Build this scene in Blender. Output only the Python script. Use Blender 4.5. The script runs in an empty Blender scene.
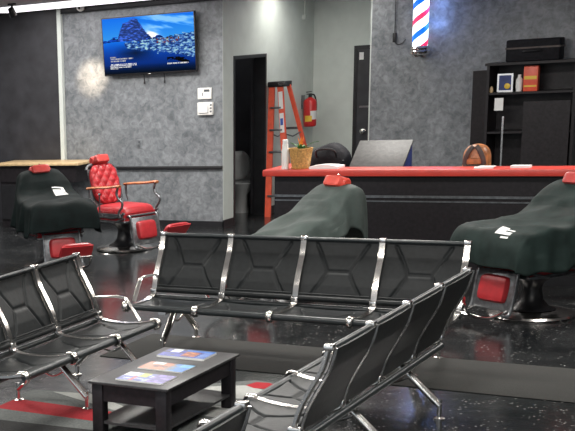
import bpy, bmesh, math, random
from mathutils import Vector, Matrix, noise
random.seed(7)
PI = math.pi
scene = bpy.context.scene
COL = scene.collection

# ------------------------------------------------------------------ materials
def new_mat(name):
    m = bpy.data.materials.new(name); m.use_nodes = True
    nt = m.node_tree
    return m, nt, nt.nodes['Principled BSDF']

def mat(name, col, rough=0.5, metal=0.0, var=0.0, scale=20.0, bump=0.0, spec=0.5, coat=0.0, rvar=0.0):
    m, nt, b = new_mat(name)
    b.inputs['Base Color'].default_value = (*col, 1)
    b.inputs['Roughness'].default_value = rough
    b.inputs['Metallic'].default_value = metal
    b.inputs['Specular IOR Level'].default_value = spec
    if coat: b.inputs['Coat Weight'].default_value = coat; b.inputs['Coat Roughness'].default_value = 0.1
    tc = nt.nodes.new('ShaderNodeTexCoord')
    n = nt.nodes.new('ShaderNodeTexNoise'); n.inputs['Scale'].default_value = scale; n.inputs['Detail'].default_value = 4
    nt.links.new(tc.outputs['Object'], n.inputs['Vector'])
    if var:
        r = nt.nodes.new('ShaderNodeValToRGB')
        r.color_ramp.elements[0].position = .3; r.color_ramp.elements[1].position = .7
        r.color_ramp.elements[0].color = (*[max(0, c * (1 - var)) for c in col], 1)
        r.color_ramp.elements[1].color = (*[min(1, c * (1 + var)) for c in col], 1)
        nt.links.new(n.outputs['Fac'], r.inputs['Fac']); nt.links.new(r.outputs['Color'], b.inputs['Base Color'])
    if rvar:
        mr = nt.nodes.new('ShaderNodeMapRange')
        mr.inputs['To Min'].default_value = max(0, rough - rvar); mr.inputs['To Max'].default_value = rough + rvar
        nt.links.new(n.outputs['Fac'], mr.inputs['Value']); nt.links.new(mr.outputs['Result'], b.inputs['Roughness'])
    if bump:
        bp = nt.nodes.new('ShaderNodeBump'); bp.inputs['Strength'].default_value = bump; bp.inputs['Distance'].default_value = 0.01
        nt.links.new(n.outputs['Fac'], bp.inputs['Height']); nt.links.new(bp.outputs['Normal'], b.inputs['Normal'])
    return m

def plaster(name, a, b_, rough=0.5):
    m, nt, b = new_mat(name)
    tc = nt.nodes.new('ShaderNodeTexCoord')
    n1 = nt.nodes.new('ShaderNodeTexNoise'); n1.inputs['Scale'].default_value = 2.2; n1.inputs['Detail'].default_value = 5; n1.inputs['Distortion'].default_value = 1.2
    n2 = nt.nodes.new('ShaderNodeTexNoise'); n2.inputs['Scale'].default_value = 14; n2.inputs['Detail'].default_value = 7; n2.inputs['Roughness'].default_value = .62; n2.inputs['Distortion'].default_value = .7
    for n in (n1, n2): nt.links.new(tc.outputs['Object'], n.inputs['Vector'])
    mx = nt.nodes.new('ShaderNodeMath'); mx.operation = 'MULTIPLY_ADD'; mx.inputs[1].default_value = 0.35
    nt.links.new(n1.outputs['Fac'], mx.inputs[0])
    m2 = nt.nodes.new('ShaderNodeMath'); m2.operation = 'MULTIPLY'; m2.inputs[1].default_value = 0.65
    nt.links.new(n2.outputs['Fac'], m2.inputs[0]); nt.links.new(m2.outputs[0], mx.inputs[2])
    r = nt.nodes.new('ShaderNodeValToRGB')
    r.color_ramp.elements[0].position = .36; r.color_ramp.elements[1].position = .66
    r.color_ramp.elements[0].color = (*a, 1); r.color_ramp.elements[1].color = (*b_, 1)
    nt.links.new(mx.outputs[0], r.inputs['Fac']); nt.links.new(r.outputs['Color'], b.inputs['Base Color'])
    b.inputs['Roughness'].default_value = rough
    bp = nt.nodes.new('ShaderNodeBump'); bp.inputs['Strength'].default_value = 0.25; bp.inputs['Distance'].default_value = 0.01
    nt.links.new(n2.outputs['Fac'], bp.inputs['Height']); nt.links.new(bp.outputs['Normal'], b.inputs['Normal'])
    return m

def emis(name, col, strength):
    m, nt, b = new_mat(name)
    b.inputs['Base Color'].default_value = (*col, 1)
    b.inputs['Emission Color'].default_value = (*col, 1); b.inputs['Emission Strength'].default_value = strength
    return m

def attr_mat(name, rough=0.3, emit=0.0):
    m, nt, b = new_mat(name)
    a = nt.nodes.new('ShaderNodeVertexColor'); a.layer_name = 'Col'
    nt.links.new(a.outputs['Color'], b.inputs['Base Color'])
    b.inputs['Roughness'].default_value = rough
    if emit:
        b.inputs['Base Color'].default_value = (0, 0, 0, 1)
        nt.links.remove(b.inputs['Base Color'].links[0])
        nt.links.new(a.outputs['Color'], b.inputs['Emission Color']); b.inputs['Emission Strength'].default_value = emit
    return m

def floor_mat():
    m, nt, b = new_mat('black_epoxy_floor')
    tc = nt.nodes.new('ShaderNodeTexCoord')
    n1 = nt.nodes.new('ShaderNodeTexNoise'); n1.inputs['Scale'].default_value = 1.6; n1.inputs['Detail'].default_value = 6
    n2 = nt.nodes.new('ShaderNodeTexVoronoi'); n2.inputs['Scale'].default_value = 30; n2.inputs['Randomness'].default_value = 1
    n3 = nt.nodes.new('ShaderNodeTexNoise'); n3.inputs['Scale'].default_value = 7; n3.inputs['Detail'].default_value = 5
    for n in (n1, n2, n3): nt.links.new(tc.outputs['Object'], n.inputs['Vector'])
    r1 = nt.nodes.new('ShaderNodeValToRGB')
    r1.color_ramp.elements[0].position = .35; r1.color_ramp.elements[1].position = .7
    r1.color_ramp.elements[0].color = (.007, .008, .009, 1); r1.color_ramp.elements[1].color = (.028, .030, .031, 1)
    nt.links.new(n1.outputs['Fac'], r1.inputs['Fac'])
    r2 = nt.nodes.new('ShaderNodeValToRGB')      # scattered pale flakes
    r2.color_ramp.elements[0].position = .13; r2.color_ramp.elements[1].position = .24
    r2.color_ramp.elements[0].color = (1, 1, 1, 1); r2.color_ramp.elements[1].color = (0, 0, 0, 1)
    nt.links.new(n2.outputs['Distance'], r2.inputs['Fac'])
    mul = nt.nodes.new('ShaderNodeMath'); mul.operation = 'MULTIPLY'
    r4 = nt.nodes.new('ShaderNodeValToRGB'); r4.color_ramp.elements[0].position = .42; r4.color_ramp.elements[1].position = .60
    nt.links.new(n3.outputs['Fac'], r4.inputs['Fac'])
    nt.links.new(r2.outputs['Color'], mul.inputs[0]); nt.links.new(r4.outputs['Color'], mul.inputs[1])
    mix = nt.nodes.new('ShaderNodeMix'); mix.data_type = 'RGBA'
    nt.links.new(mul.outputs[0], mix.inputs['Factor']); nt.links.new(r1.outputs['Color'], mix.inputs['A'])
    mix.inputs['B'].default_value = (.30, .30, .29, 1)
    nt.links.new(mix.outputs['Result'], b.inputs['Base Color'])
    mr = nt.nodes.new('ShaderNodeMapRange'); mr.inputs['To Min'].default_value = FLOOR_R[0]; mr.inputs['To Max'].default_value = FLOOR_R[1]
    nt.links.new(n3.outputs['Fac'], mr.inputs['Value']); nt.links.new(mr.outputs['Result'], b.inputs['Roughness'])
    bp = nt.nodes.new('ShaderNodeBump'); bp.inputs['Strength'].default_value = 0.12; bp.inputs['Distance'].default_value = 0.01
    nt.links.new(n3.outputs['Fac'], bp.inputs['Height']); nt.links.new(bp.outputs['Normal'], b.inputs['Normal'])
    return m
FLOOR_R = (0.10, 0.24)

M = dict(
    floor=floor_mat(),
    gray=plaster('grey_plaster', (.098, .107, .117), (.265, .280, .296), .40),
    white=mat('pale_paint', (.56, .60, .565), .6, var=.05, scale=6),
    upper=mat('white_paint', (.75, .75, .76), .6, var=.04, scale=6),
    black=mat('black_paint', (.012, .012, .014), .4, var=.3, scale=10),
    charcoal=mat('charcoal_paint', (.03, .03, .035), .5, var=.3, scale=5),
    laminate=mat('black_laminate', (.013, .011, .013), .42, var=.35, scale=(30), bump=.05, spec=.3),
    tabletop=mat('black_wood_top', (.034, .034, .036), .36, var=.3, scale=40, bump=.03),
    vinyl=mat('black_vinyl', (.011, .013, .014), .46, var=.25, scale=30, bump=.10, spec=.28),
    roll=mat('dark_edge_roll', (.022, .027, .029), .34, var=.2, scale=30),
    chrome=mat('chrome', (.80, .77, .74), .20, 1.0, rvar=.08, scale=25),
    steel=mat('dark_steel', (.22, .22, .23), .3, .9, rvar=.1, scale=30),
    castmetal=mat('grey_cast_metal', (.16, .17, .18), .35, .7, var=.3, scale=25),
    redvinyl=mat('red_vinyl', (.40, .022, .028), .38, var=.18, scale=12, bump=.1),
    redroll=mat('faded_red_vinyl', (.46, .045, .04), .4, var=.18, scale=12),
    orangered=mat('orange_red_vinyl', (.55, .055, .035), .4, var=.12, scale=14),
    redtop=mat('red_counter_laminate', (.56, .055, .04), .35, var=.1, scale=8),
    wood=mat('varnished_wood', (.42, .15, .06), .3, var=.35, scale=25),
    oak=mat('light_oak', (.55, .40, .22), .4, var=.2, scale=18),
    cape=mat('grey_green_cape', (.048, .063, .058), .65, var=.2, scale=9, bump=.3, spec=.25),
    capeblack=mat('black_cape', (.005, .009, .009), .7, var=.3, scale=9, bump=.3, spec=.1),
    capedark=mat('dark_green_cape', (.014, .024, .022), .65, var=.3, scale=9, bump=.3, spec=.15),
    mat_=mat('dark_floor_mat', (.0095, .0098, .0078), .85, var=.35, scale=120, bump=.5),
    orange=mat('orange_fibreglass', (.72, .10, .05), .4, var=.12, scale=12),
    extred=mat('extinguisher_red', (.50, .02, .02), .3, var=.1, scale=10),
    paper=mat('white_paper', (.75, .75, .74), .6, var=.05, scale=10),
    plasticw=mat('white_plastic', (.78, .77, .74), .4, var=.03, scale=10),
    blue=mat('blue_print', (.03, .09, .40), .4, var=.1, scale=10),
    yellow=mat('yellow_print', (.75, .50, .05), .4, var=.1, scale=10),
    basket=mat('woven_straw', (.48, .27, .08), .6, var=.4, scale=60, bump=.6),
    soil=mat('soil', (.05, .035, .02), .9, var=.4, scale=60),
    leaf=mat('green_leaf', (.06, .20, .05), .45, var=.4, scale=20),
    petal=mat('orange_petal', (.75, .22, .03), .45, var=.3, scale=20),
    leather=mat('brown_leather', (.30, .11, .035), .45, var=.45, scale=18, bump=.3),
    darkleather=mat('dark_brown_leather', (.055, .04, .035), .5, var=.4, scale=18, bump=.3),
    bag=mat('black_nylon', (.008, .008, .011), .7, var=.4, scale=30, bump=.4, spec=.2),
    navy=mat('navy_plastic', (.02, .035, .16), .45, var=.3, scale=10),
    board=mat('grey_board', (.034, .034, .033), .6, var=.3, scale=25, bump=.2),
    porcelain=mat('porcelain', (.30, .31, .31), .2, var=.03, scale=10),
    ruggrey=mat('rug_grey', (.13, .14, .135), .9, var=.3, scale=90, bump=.6),
    rugwhite=mat('rug_white', (.42, .43, .41), .9, var=.12, scale=90, bump=.6),
    rugred=mat('rug_red', (.36, .010, .018), .9, var=.2, scale=90, bump=.6),
    rugblack=mat('rug_black', (.02, .02, .02), .9, var=.3, scale=90, bump=.6),
    tube=emis('light_diffuser', (1.0, .97, .92), 5.0),
    softtube=emis('soft_light_diffuser', (1.0, .97, 1.0), 1.6),
    bulb=emis('warm_bulb', (1.0, .78, .50), 12.0),
    pole_w=emis('pole_white', (.80, .95, 1.0), 1.5),
    pole_b=emis('pole_blue', (.0, .12, .85), 1.3),
    pole_r=emis('pole_red', (.80, .03, .12), 1.1),
    screen=attr_mat('screen_picture', .12, 1.15),
    cover=attr_mat('printed_cover', .3),
    copper=mat('amber_glass', (.5, .18, .05), .2, var=.3, scale=10),
)

# ------------------------------------------------------------------ mesh helpers
def bx(bm, x0, x1, y0, y1, z0, z1, mi=0, bevel=0.0, M_=None):
    vs = [bm.verts.new((x, y, z)) for x in (x0, x1) for y in (y0, y1) for z in (z0, z1)]
    idx = [(0, 1, 3, 2), (4, 6, 7, 5), (0, 4, 5, 1), (2, 3, 7, 6), (0, 2, 6, 4), (1, 5, 7, 3)]
    fs = []
    for f in idx:
        fc = bm.faces.new([vs[i] for i in f]); fc.material_index = mi; fs.append(fc)
    allv = vs
    if bevel:
        es = list({e for f in fs for e in f.edges})
        r = bmesh.ops.bevel(bm, geom=es, offset=bevel, segments=2, affect='EDGES', profile=.5)
        allv = list({v for f in r['faces'] for v in f.verts} | {v for v in vs if v.is_valid})
        for f in {f for v in allv for f in v.link_faces}: f.material_index = mi
    if M_ is not None:
        for v in allv: v.co = M_ @ v.co
    return allv

def tube(bm, pts, r, seg=10, mi=0, rad=None, flat=None):
    """sweep a circle (or flat = (a, b) ellipse) along pts"""
    pts = [Vector(p) for p in pts]; rings = []
    up = None
    for i, p in enumerate(pts):
        t = (pts[min(i + 1, len(pts) - 1)] - pts[max(i - 1, 0)]).normalized()
        if up is None:
            ref = Vector((1, 0, 0)) if abs(t.x) < .9 else Vector((0, 1, 0))
            up = (ref - t * ref.dot(t)).normalized()
        else:
            up = (up - t * up.dot(t)).normalized()
        si = t.cross(up)
        rr = rad[i] if rad else r
        a, b = (rr, rr) if flat is None else flat
        rings.append([bm.verts.new(p + up * (a * math.cos(2 * PI * k / seg)) + si * (b * math.sin(2 * PI * k / seg))) for k in range(seg)])
    for i in range(len(rings) - 1):
        for k in range(seg):
            f = bm.faces.new((rings[i][k], rings[i][(k + 1) % seg], rings[i + 1][(k + 1) % seg], rings[i + 1][k])); f.material_index = mi
    for rg in (rings[0], rings[-1]):
        f = bm.faces.new(rg); f.material_index = mi

def smooth_path(pts, n=6):
    pts = [Vector(p) for p in pts]; out = []
    P = [pts[0]] + pts + [pts[-1]]
    for i in range(1, len(P) - 2):
        a, b, c, d = P[i - 1], P[i], P[i + 1], P[i + 2]
        for k in range(n):
            t = k / n
            out.append(.5 * ((2 * b) + (c - a) * t + (2 * a - 5 * b + 4 * c - d) * t * t + (3 * b - a - 3 * c + d) * t ** 3))
    out.append(pts[-1]); return out

def lathe(bm, prof, cx=0, cy=0, seg=32, mi=0, cz=0):
    rings = []
    for r, z in prof:
        rings.append([bm.verts.new((cx + r * math.cos(2 * PI * k / seg), cy + r * math.sin(2 * PI * k / seg), cz + z)) for k in range(seg)])
    for i in range(len(rings) - 1):
        for k in range(seg):
            f = bm.faces.new((rings[i][k], rings[i][(k + 1) % seg], rings[i + 1][(k + 1) % seg], rings[i + 1][k])); f.material_index = mi
    for rg in (rings[0], rings[-1]):
        try: f = bm.faces.new(rg); f.material_index = mi
        except ValueError: pass

def strip(bm, path, x0, x1, t, mi=0):
    """flat bar: path of (y, z), spanning x0..x1, thickness t, with a shallow groove on the upper face"""
    n = len(path); sec = []
    xm = (x0 + x1) / 2; w = (x1 - x0) / 2
    for i, (y, z) in enumerate(path):
        a = Vector(path[max(i - 1, 0)]); b = Vector(path[min(i + 1, n - 1)]); d = (b - a).normalized()
        nn = Vector((-d.y, d.x))          # normal in the y-z plane
        ring = []
        for (u, v) in ((-1, -.5), (-1, .3), (-.75, .5), (-.3, .5), (-.15, .2), (.15, .2), (.3, .5), (.75, .5), (1, .3), (1, -.5)):
            ring.append(bm.verts.new((xm + u * w, y + nn.x * v * t, z + nn.y * v * t)))
        sec.append(ring)
    m = len(sec[0])
    for i in range(n - 1):
        for k in range(m):
            f = bm.faces.new((sec[i][k], sec[i][(k + 1) % m], sec[i + 1][(k + 1) % m], sec[i + 1][k])); f.material_index = mi
    bm.faces.new(sec[0]); bm.faces.new(sec[-1])

def closed_grid(bm, fn_top, fn_bot, nu, nv, mi=0):
    T = [[bm.verts.new(fn_top(i / nu, j / nv)) for j in range(nv + 1)] for i in range(nu + 1)]
    B = [[bm.verts.new(fn_bot(i / nu, j / nv)) for j in range(nv + 1)] for i in range(nu + 1)]
    def q(a, b, c, d): f = bm.faces.new((a, b, c, d)); f.material_index = mi
    for i in range(nu):
        for j in range(nv):
            q(T[i][j], T[i + 1][j], T[i + 1][j + 1], T[i][j + 1]); q(B[i][j], B[i][j + 1], B[i + 1][j + 1], B[i + 1][j])
    for i in range(nu):
        q(T[i][0], B[i][0], B[i + 1][0], T[i + 1][0]); q(T[i][nv], T[i + 1][nv], B[i + 1][nv], B[i][nv])
    for j in range(nv):
        q(T[0][j], T[0][j + 1], B[0][j + 1], B[0][j]); q(T[nu][j], B[nu][j], B[nu][j + 1], T[nu][j + 1])

def pad(bm, w, h, t, mx, nu=20, nv=20, tuft=0, mi=0, round_=.25, tt=.5):
    """upholstered pad, w x h, domed thickness t towards +z, placed with matrix mx"""
    def base(u, v):
        U, V = u * 2 - 1, v * 2 - 1
        x = U * math.sqrt(max(0, 1 - round_ * V * V * V * V)) * w / 2
        y = V * math.sqrt(max(0, 1 - round_ * U * U * U * U)) * h / 2
        e = max(0, (1 - abs(U) ** 7)) * max(0, (1 - abs(V) ** 7))
        return x, y, e ** .4
    def top(u, v):
        x, y, e = base(u, v); z = t * e * (1 - tt) + t * tt * e
        if tuft:
            a, b = u * tuft, v * tuft
            z += t * .28 * e * (abs(math.sin(PI * (a + b))) * abs(math.sin(PI * (a - b))) - .5)
        return mx @ Vector((x, y, z))
    def bot(u, v):
        x, y, e = base(u, v); return mx @ Vector((x, y, -t * .25 * e - .002))
    closed_grid(bm, top, bot, nu, nv, mi)

def obj(name, bm, mats, parent=None, smooth=True, angle=40):
    me = bpy.data.meshes.new(name)
    bmesh.ops.recalc_face_normals(bm, faces=bm.faces[:])
    bm.to_mesh(me); bm.free()
    if not isinstance(mats, (list, tuple)): mats = [mats]
    for m in mats: me.materials.append(m)
    if smooth:
        for p in me.polygons: p.use_smooth = True
        me.set_sharp_from_angle(angle=math.radians(angle))
    o = bpy.data.objects.new(name, me); COL.objects.link(o)
    if parent is not None: o.parent = parent
    return o

def B(): return bmesh.new()
def box_obj(name, dims, m, parent=None, bevel=0.0):
    bm = B(); bx(bm, *dims, bevel=bevel); return obj(name, bm, m, parent)

def tag(o, label=None, cat=None, group=None, kind=None):
    if label: o['label'] = label
    if cat: o['category'] = cat
    if group: o['group'] = group
    if kind: o['kind'] = kind
    return o
def thing(name, label, cat, loc=(0, 0, 0), rz=0, group=None):
    o = bpy.data.objects.new(name, None); COL.objects.link(o); o.empty_display_size = .1
    o.location = loc; o.rotation_euler = (0, 0, rz)
    return tag(o, label, cat, group)
def struct(o): o['kind'] = 'structure'; return o
def copy_tree(src, parent=None):
    c = src.copy(); COL.objects.link(c)
    if parent is not None: c.parent = parent
    for ch in list(src.children): copy_tree(ch, c)
    return c

# ------------------------------------------------------------------ room (x to the right along the reception, y away from the street side)
YT, XS, YB, YP = 15.449, -7.058, 18.504, 17.5      # television wall, side wall, alcove back wall, barber pole wall
CEIL = 2.935
struct(box_obj('floor', (-14, 4.5, -2.5, 19.5, -.1, 0), M['floor']))
struct(box_obj('ceiling', (-14, 4.5, -2.5, 19.5, CEIL, CEIL + .1), M['upper']))
struct(box_obj('wall_television', (-9.37, XS, YT, YT + .16, 0, CEIL), M['gray']))
struct(box_obj('wall_left_return', (-9.43, -9.37, YT - .06, YT + .16, 0, CEIL), M['white']))
struct(box_obj('wall_far_left', (-14, -9.43, YT - .02, YT + .16, 0, CEIL), M['charcoal']))
struct(box_obj('wall_left', (-14.1, -13.9, -2.5, YT + .1, 0, CEIL), M['gray']))
struct(box_obj('wall_right', (4.4, 4.55, -2.5, 19.5, 0, CEIL), M['gray']))
# side wall with the restroom doorway
bm = B()
bx(bm, XS - .14, XS + .004, YT + .002, 15.76, 0, CEIL); bx(bm, XS - .14, XS, 16.80, YB + .02, 0, CEIL); bx(bm, XS - .14, XS, 15.76, 16.80, 2.155, CEIL)
struct(obj('wall_side', bm, M['white']))
struct(box_obj('wall_alcove_back', (XS, -5.6, YB, YB + .12, 0, CEIL), M['white']))
struct(box_obj('wall_barber_pole', (-5.90, 4.5, YP, YP + .14, 0, CEIL), M['gray']))
struct(box_obj('wall_pole_end', (-5.915, -5.90, YP - .0, YP + .14, 0, CEIL), M['white']))
# baseboards, chair rail, crown
struct(box_obj('baseboard_television', (-9.37, XS + .015, YT - .018, YT - .001, 0, .085), M['black']))
struct(box_obj('baseboard_side', (XS + .001, XS + .016, YT - .018, 15.74, 0, .10), M['black']))
struct(box_obj('baseboard_side_far', (XS + .001, XS + .016, 16.86, YB, 0, .10), M['black']))
bm = B(); bx(bm, -9.37, XS + .0, YT - .035, YT - .001, .758, .80, bevel=.006)
struct(obj('trim_1', bm, M['black']))
bm = B(); bx(bm, -9.37, XS + .0, YT - .06, YT - .001, 2.845, CEIL, bevel=.008)
struct(obj('trim_2', bm, M['black']))
# restroom behind the doorway
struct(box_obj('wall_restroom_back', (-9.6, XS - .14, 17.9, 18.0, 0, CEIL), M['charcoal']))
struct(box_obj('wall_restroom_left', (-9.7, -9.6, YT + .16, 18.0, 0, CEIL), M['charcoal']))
d = thing('door_1', 'dark frame of the open restroom doorway in the pale side wall', 'doorway'); d['kind'] = 'structure'
bm = B()
bx(bm, XS - .15, XS + .012, 15.76, 15.80, 0, 2.155); bx(bm, XS - .15, XS + .012, 16.76, 16.80, 0, 2.155); bx(bm, XS - .15, XS + .012, 15.80, 16.76, 2.11, 2.155)
obj('door_frame', bm, M['black'], d)
bm = B(); bx(bm, XS - .22, XS - .18, 16.82, 17.72, .01, 2.10, bevel=.003)
lf = obj('door_leaf', bm, M['charcoal'], d)
bm = B(); tube(bm, [(XS - .22, 17.6, 1.0), (XS - .27, 17.6, 1.0), (XS - .27, 17.5, 1.0)], .011); obj('door_handle', bm, M['steel'], lf)
# door 2 on the alcove back wall
d = thing('door_2', 'black door with a chrome handle partly hidden by the pole wall', 'door'); d['kind'] = 'structure'
bm = B(); bx(bm, -6.467, -6.42, YB - .03, YB - .001, 0, 2.175); bx(bm, -5.62, -5.60, YB - .03, YB - .001, 0, 2.175); bx(bm, -6.42, -5.62, YB - .03, YB - .001, 2.12, 2.175)
obj('door_frame', bm, M['black'], d)
bm = B(); bx(bm, -6.42, -5.62, YB - .018, YB - .001, .01, 2.12); lf = obj('door_leaf', bm, M['charcoal'], d)
bm = B(); bx(bm, -6.38, -5.66, YB - .03, YB - .018, 1.32, 1.345); obj('push_bar', bm, M['steel'], lf)
bm = B(); lathe(bm, [(.0, 0), (.03, 0), (.03, .01), (.012, .015), (.012, .04), (.034, .05), (.036, .07), (.02, .085), (0, .088)], seg=20)
for v in bm.verts: v.co = Vector((v.co.x - 6.31, YB - .018 - v.co.z, v.co.y + .995))
obj('door_knob', bm, M['chrome'], lf)
bm = B(); bx(bm, -6.395, -6.335, YB - .022, YB - .018, 1.98, 2.08); obj('notice', bm, M['paper'], lf)

# toilet
t = thing('toilet', 'grey-white toilet with raised lid inside the dark restroom', 'toilet', (-7.53, 17.06, 0), math.radians(-55))
bm = B()
secs = [(0, .12, .17, .0), (.1, .10, .15, .0), (.25, .10, .15, .02), (.36, .15, .21, .05), (.42, .18, .24, .06), (.43, .17, .23, .06)]
rings = []
for z, a, b_, off in secs:
    rings.append([bm.verts.new((off + b_ * math.cos(2 * PI * k / 28), a * math.sin(2 * PI * k / 28), z)) for k in range(28)])
for i in range(len(rings) - 1):
    for k in range(28): bm.faces.new((rings[i][k], rings[i][(k + 1) % 28], rings[i + 1][(k + 1) % 28], rings[i + 1][k]))
bm.faces.new(rings[0]); bm.faces.new(rings[-1]); obj('bowl', bm, M['porcelain'], t)
bm = B(); bx(bm, -.36, -.20, -.2, .2, .40, .72, bevel=.03); obj('tank', bm, M['porcelain'], t)
bm = B(); pad(bm, .34, .40, .02, Matrix.Translation((-.15, 0, .64)) @ Matrix.Rotation(math.radians(85), 4, 'Y') @ Matrix.Rotation(PI / 2, 4, 'Z'), round_=.5); obj('lid', bm, M['porcelain'], t)

# ------------------------------------------------------------------ ceiling lights
lights = [(-9.9, 13.2, 'far left'), (-7.2, 13.6, ''), (-4.4, 13.4, ''), (-1.4, 13.4, ''), (-9.9, 9.4, ''), (-6.9, 9.4, ''), (-3.9, 9.4, ''), (-.9, 9.4, ''),
          (-6.9, 5.4, ''), (-3.9, 5.4, ''), (-.9, 5.4, ''), (-3.9, 1.6, ''), (-.9, 1.6, ''), (-6.35, 16.9, '')]
first = None
for i, (x, y, _) in enumerate(lights):
    if first is None:
        first = thing('ceiling_light', 'flat rectangular ceiling light panel in a white frame', 'ceiling light', (x, y, CEIL), 0, 'ceiling light panels')
        bm = B(); bx(bm, -.62, .62, -.32, -.29, -.03, 0); bx(bm, -.62, .62, .29, .32, -.03, 0); bx(bm, -.62, -.59, -.29, .29, -.03, 0); bx(bm, .59, .62, -.29, .29, -.03, 0)
        obj('frame', bm, M['upper'], first)
        bm = B(); bx(bm, -.59, .59, -.29, .29, -.018, -.004); obj('diffuser', bm, M['tube'], first)
    else:
        o = copy_tree(first); o.location = (x, y, CEIL)
    L = bpy.data.lights.new('panel_glow', 'AREA'); L.shape = 'RECTANGLE'; L.size = 1.15; L.size_y = .55; L.energy = (100 if i in (2, 3) else 76) if i < 13 else 8
    L.color = (1.0, .965, .91)
    lo = bpy.data.objects.new('panel_glow', L); COL.objects.link(lo); lo.location = (x, y, CEIL - .035)
t = thing('added_light_strip', 'added glowing panel that brightens the ceiling and wall above the television', 'ceiling light', (-8.75, 14.45, CEIL))  # added glowing fixture, makes the strip of ceiling by the wall bright
bm = B(); bx(bm, -1.3, 1.3, -.80, .80, -.012, -.0); obj('frame', bm, M['upper'], t)
bm = B(); bx(bm, -1.27, 1.27, -.77, .77, -.022, -.012); obj('diffuser', bm, M['softtube'], t)
L = bpy.data.lights.new('added_strip_glow', 'AREA'); L.shape = 'RECTANGLE'; L.size = 2.4; L.size_y = 1.4; L.energy = 22; L.color = (1, .96, .93)
lo = bpy.data.objects.new('added_strip_glow', L); COL.objects.link(lo); lo.location = (-8.75, 14.45, CEIL - .03)
t = thing('added_restroom_lamp', 'added unseen lamp that brightens the inside of the restroom', 'ceiling lamp', (-8.2, 16.9, CEIL))  # added lamp, unseen, lifts the toilet out of the dark
bm = B(); lathe(bm, [(0, 0), (.12, 0), (.12, -.03), (0, -.05)], seg=24); obj('diffuser', bm, M['softtube'], t)
L = bpy.data.lights.new('added_restroom_glow', 'POINT'); L.energy = 6; L.shadow_soft_size = .1; lo = bpy.data.objects.new('added_restroom_glow', L); COL.objects.link(lo); lo.location = (-8.2, 16.9, CEIL - .15)
# added lamp out of view; its warm pool imitates a highlight on the plaster
for k, (x, y) in enumerate([(-8.7, 13.2)]):
    t = thing('added_spotlight', 'added unseen lamp throwing a warm pool on the television wall', 'added_spotlight', (x, y, CEIL))
    bm = B(); lathe(bm, [(.0, 0), (.05, 0), (.05, -.02), (.012, -.02), (.012, -.06), (.0, -.06)], seg=20); obj('mount', bm, M['black'], t)
    mx = Matrix.Translation((0, 0, -.10)) @ Matrix.Rotation(math.radians(33), 4, 'X')
    bm = B(); lathe(bm, [(.0, .05), (.035, .05), (.045, -.05), (.040, -.05), (.03, .03), (0, .03)], seg=20)
    for v in bm.verts: v.co = mx @ v.co
    obj('lamp_head', bm, M['black'], t)
    bm = B(); lathe(bm, [(.0, -.03), (.034, -.03), (.034, -.02), (0, -.02)], seg=20)
    for v in bm.verts: v.co = mx @ v.co
    obj('bulb', bm, M['bulb'], t)
    L = bpy.data.lights.new('added_spot_beam', 'SPOT'); L.energy = 1050; L.color = (1.0, .80, .58); L.spot_size = math.radians(14); L.spot_blend = 1.0; L.shadow_soft_size = .035
    lo = bpy.data.objects.new('added_spot_beam', L); COL.objects.link(lo); lo.location = (x, y - .0, CEIL - .16)
    tgt = Vector((-8.93, YT, 1.99)); dr = (tgt - lo.location).normalized(); lo.rotation_euler = dr.to_track_quat('-Z', 'Y').to_euler()

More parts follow.
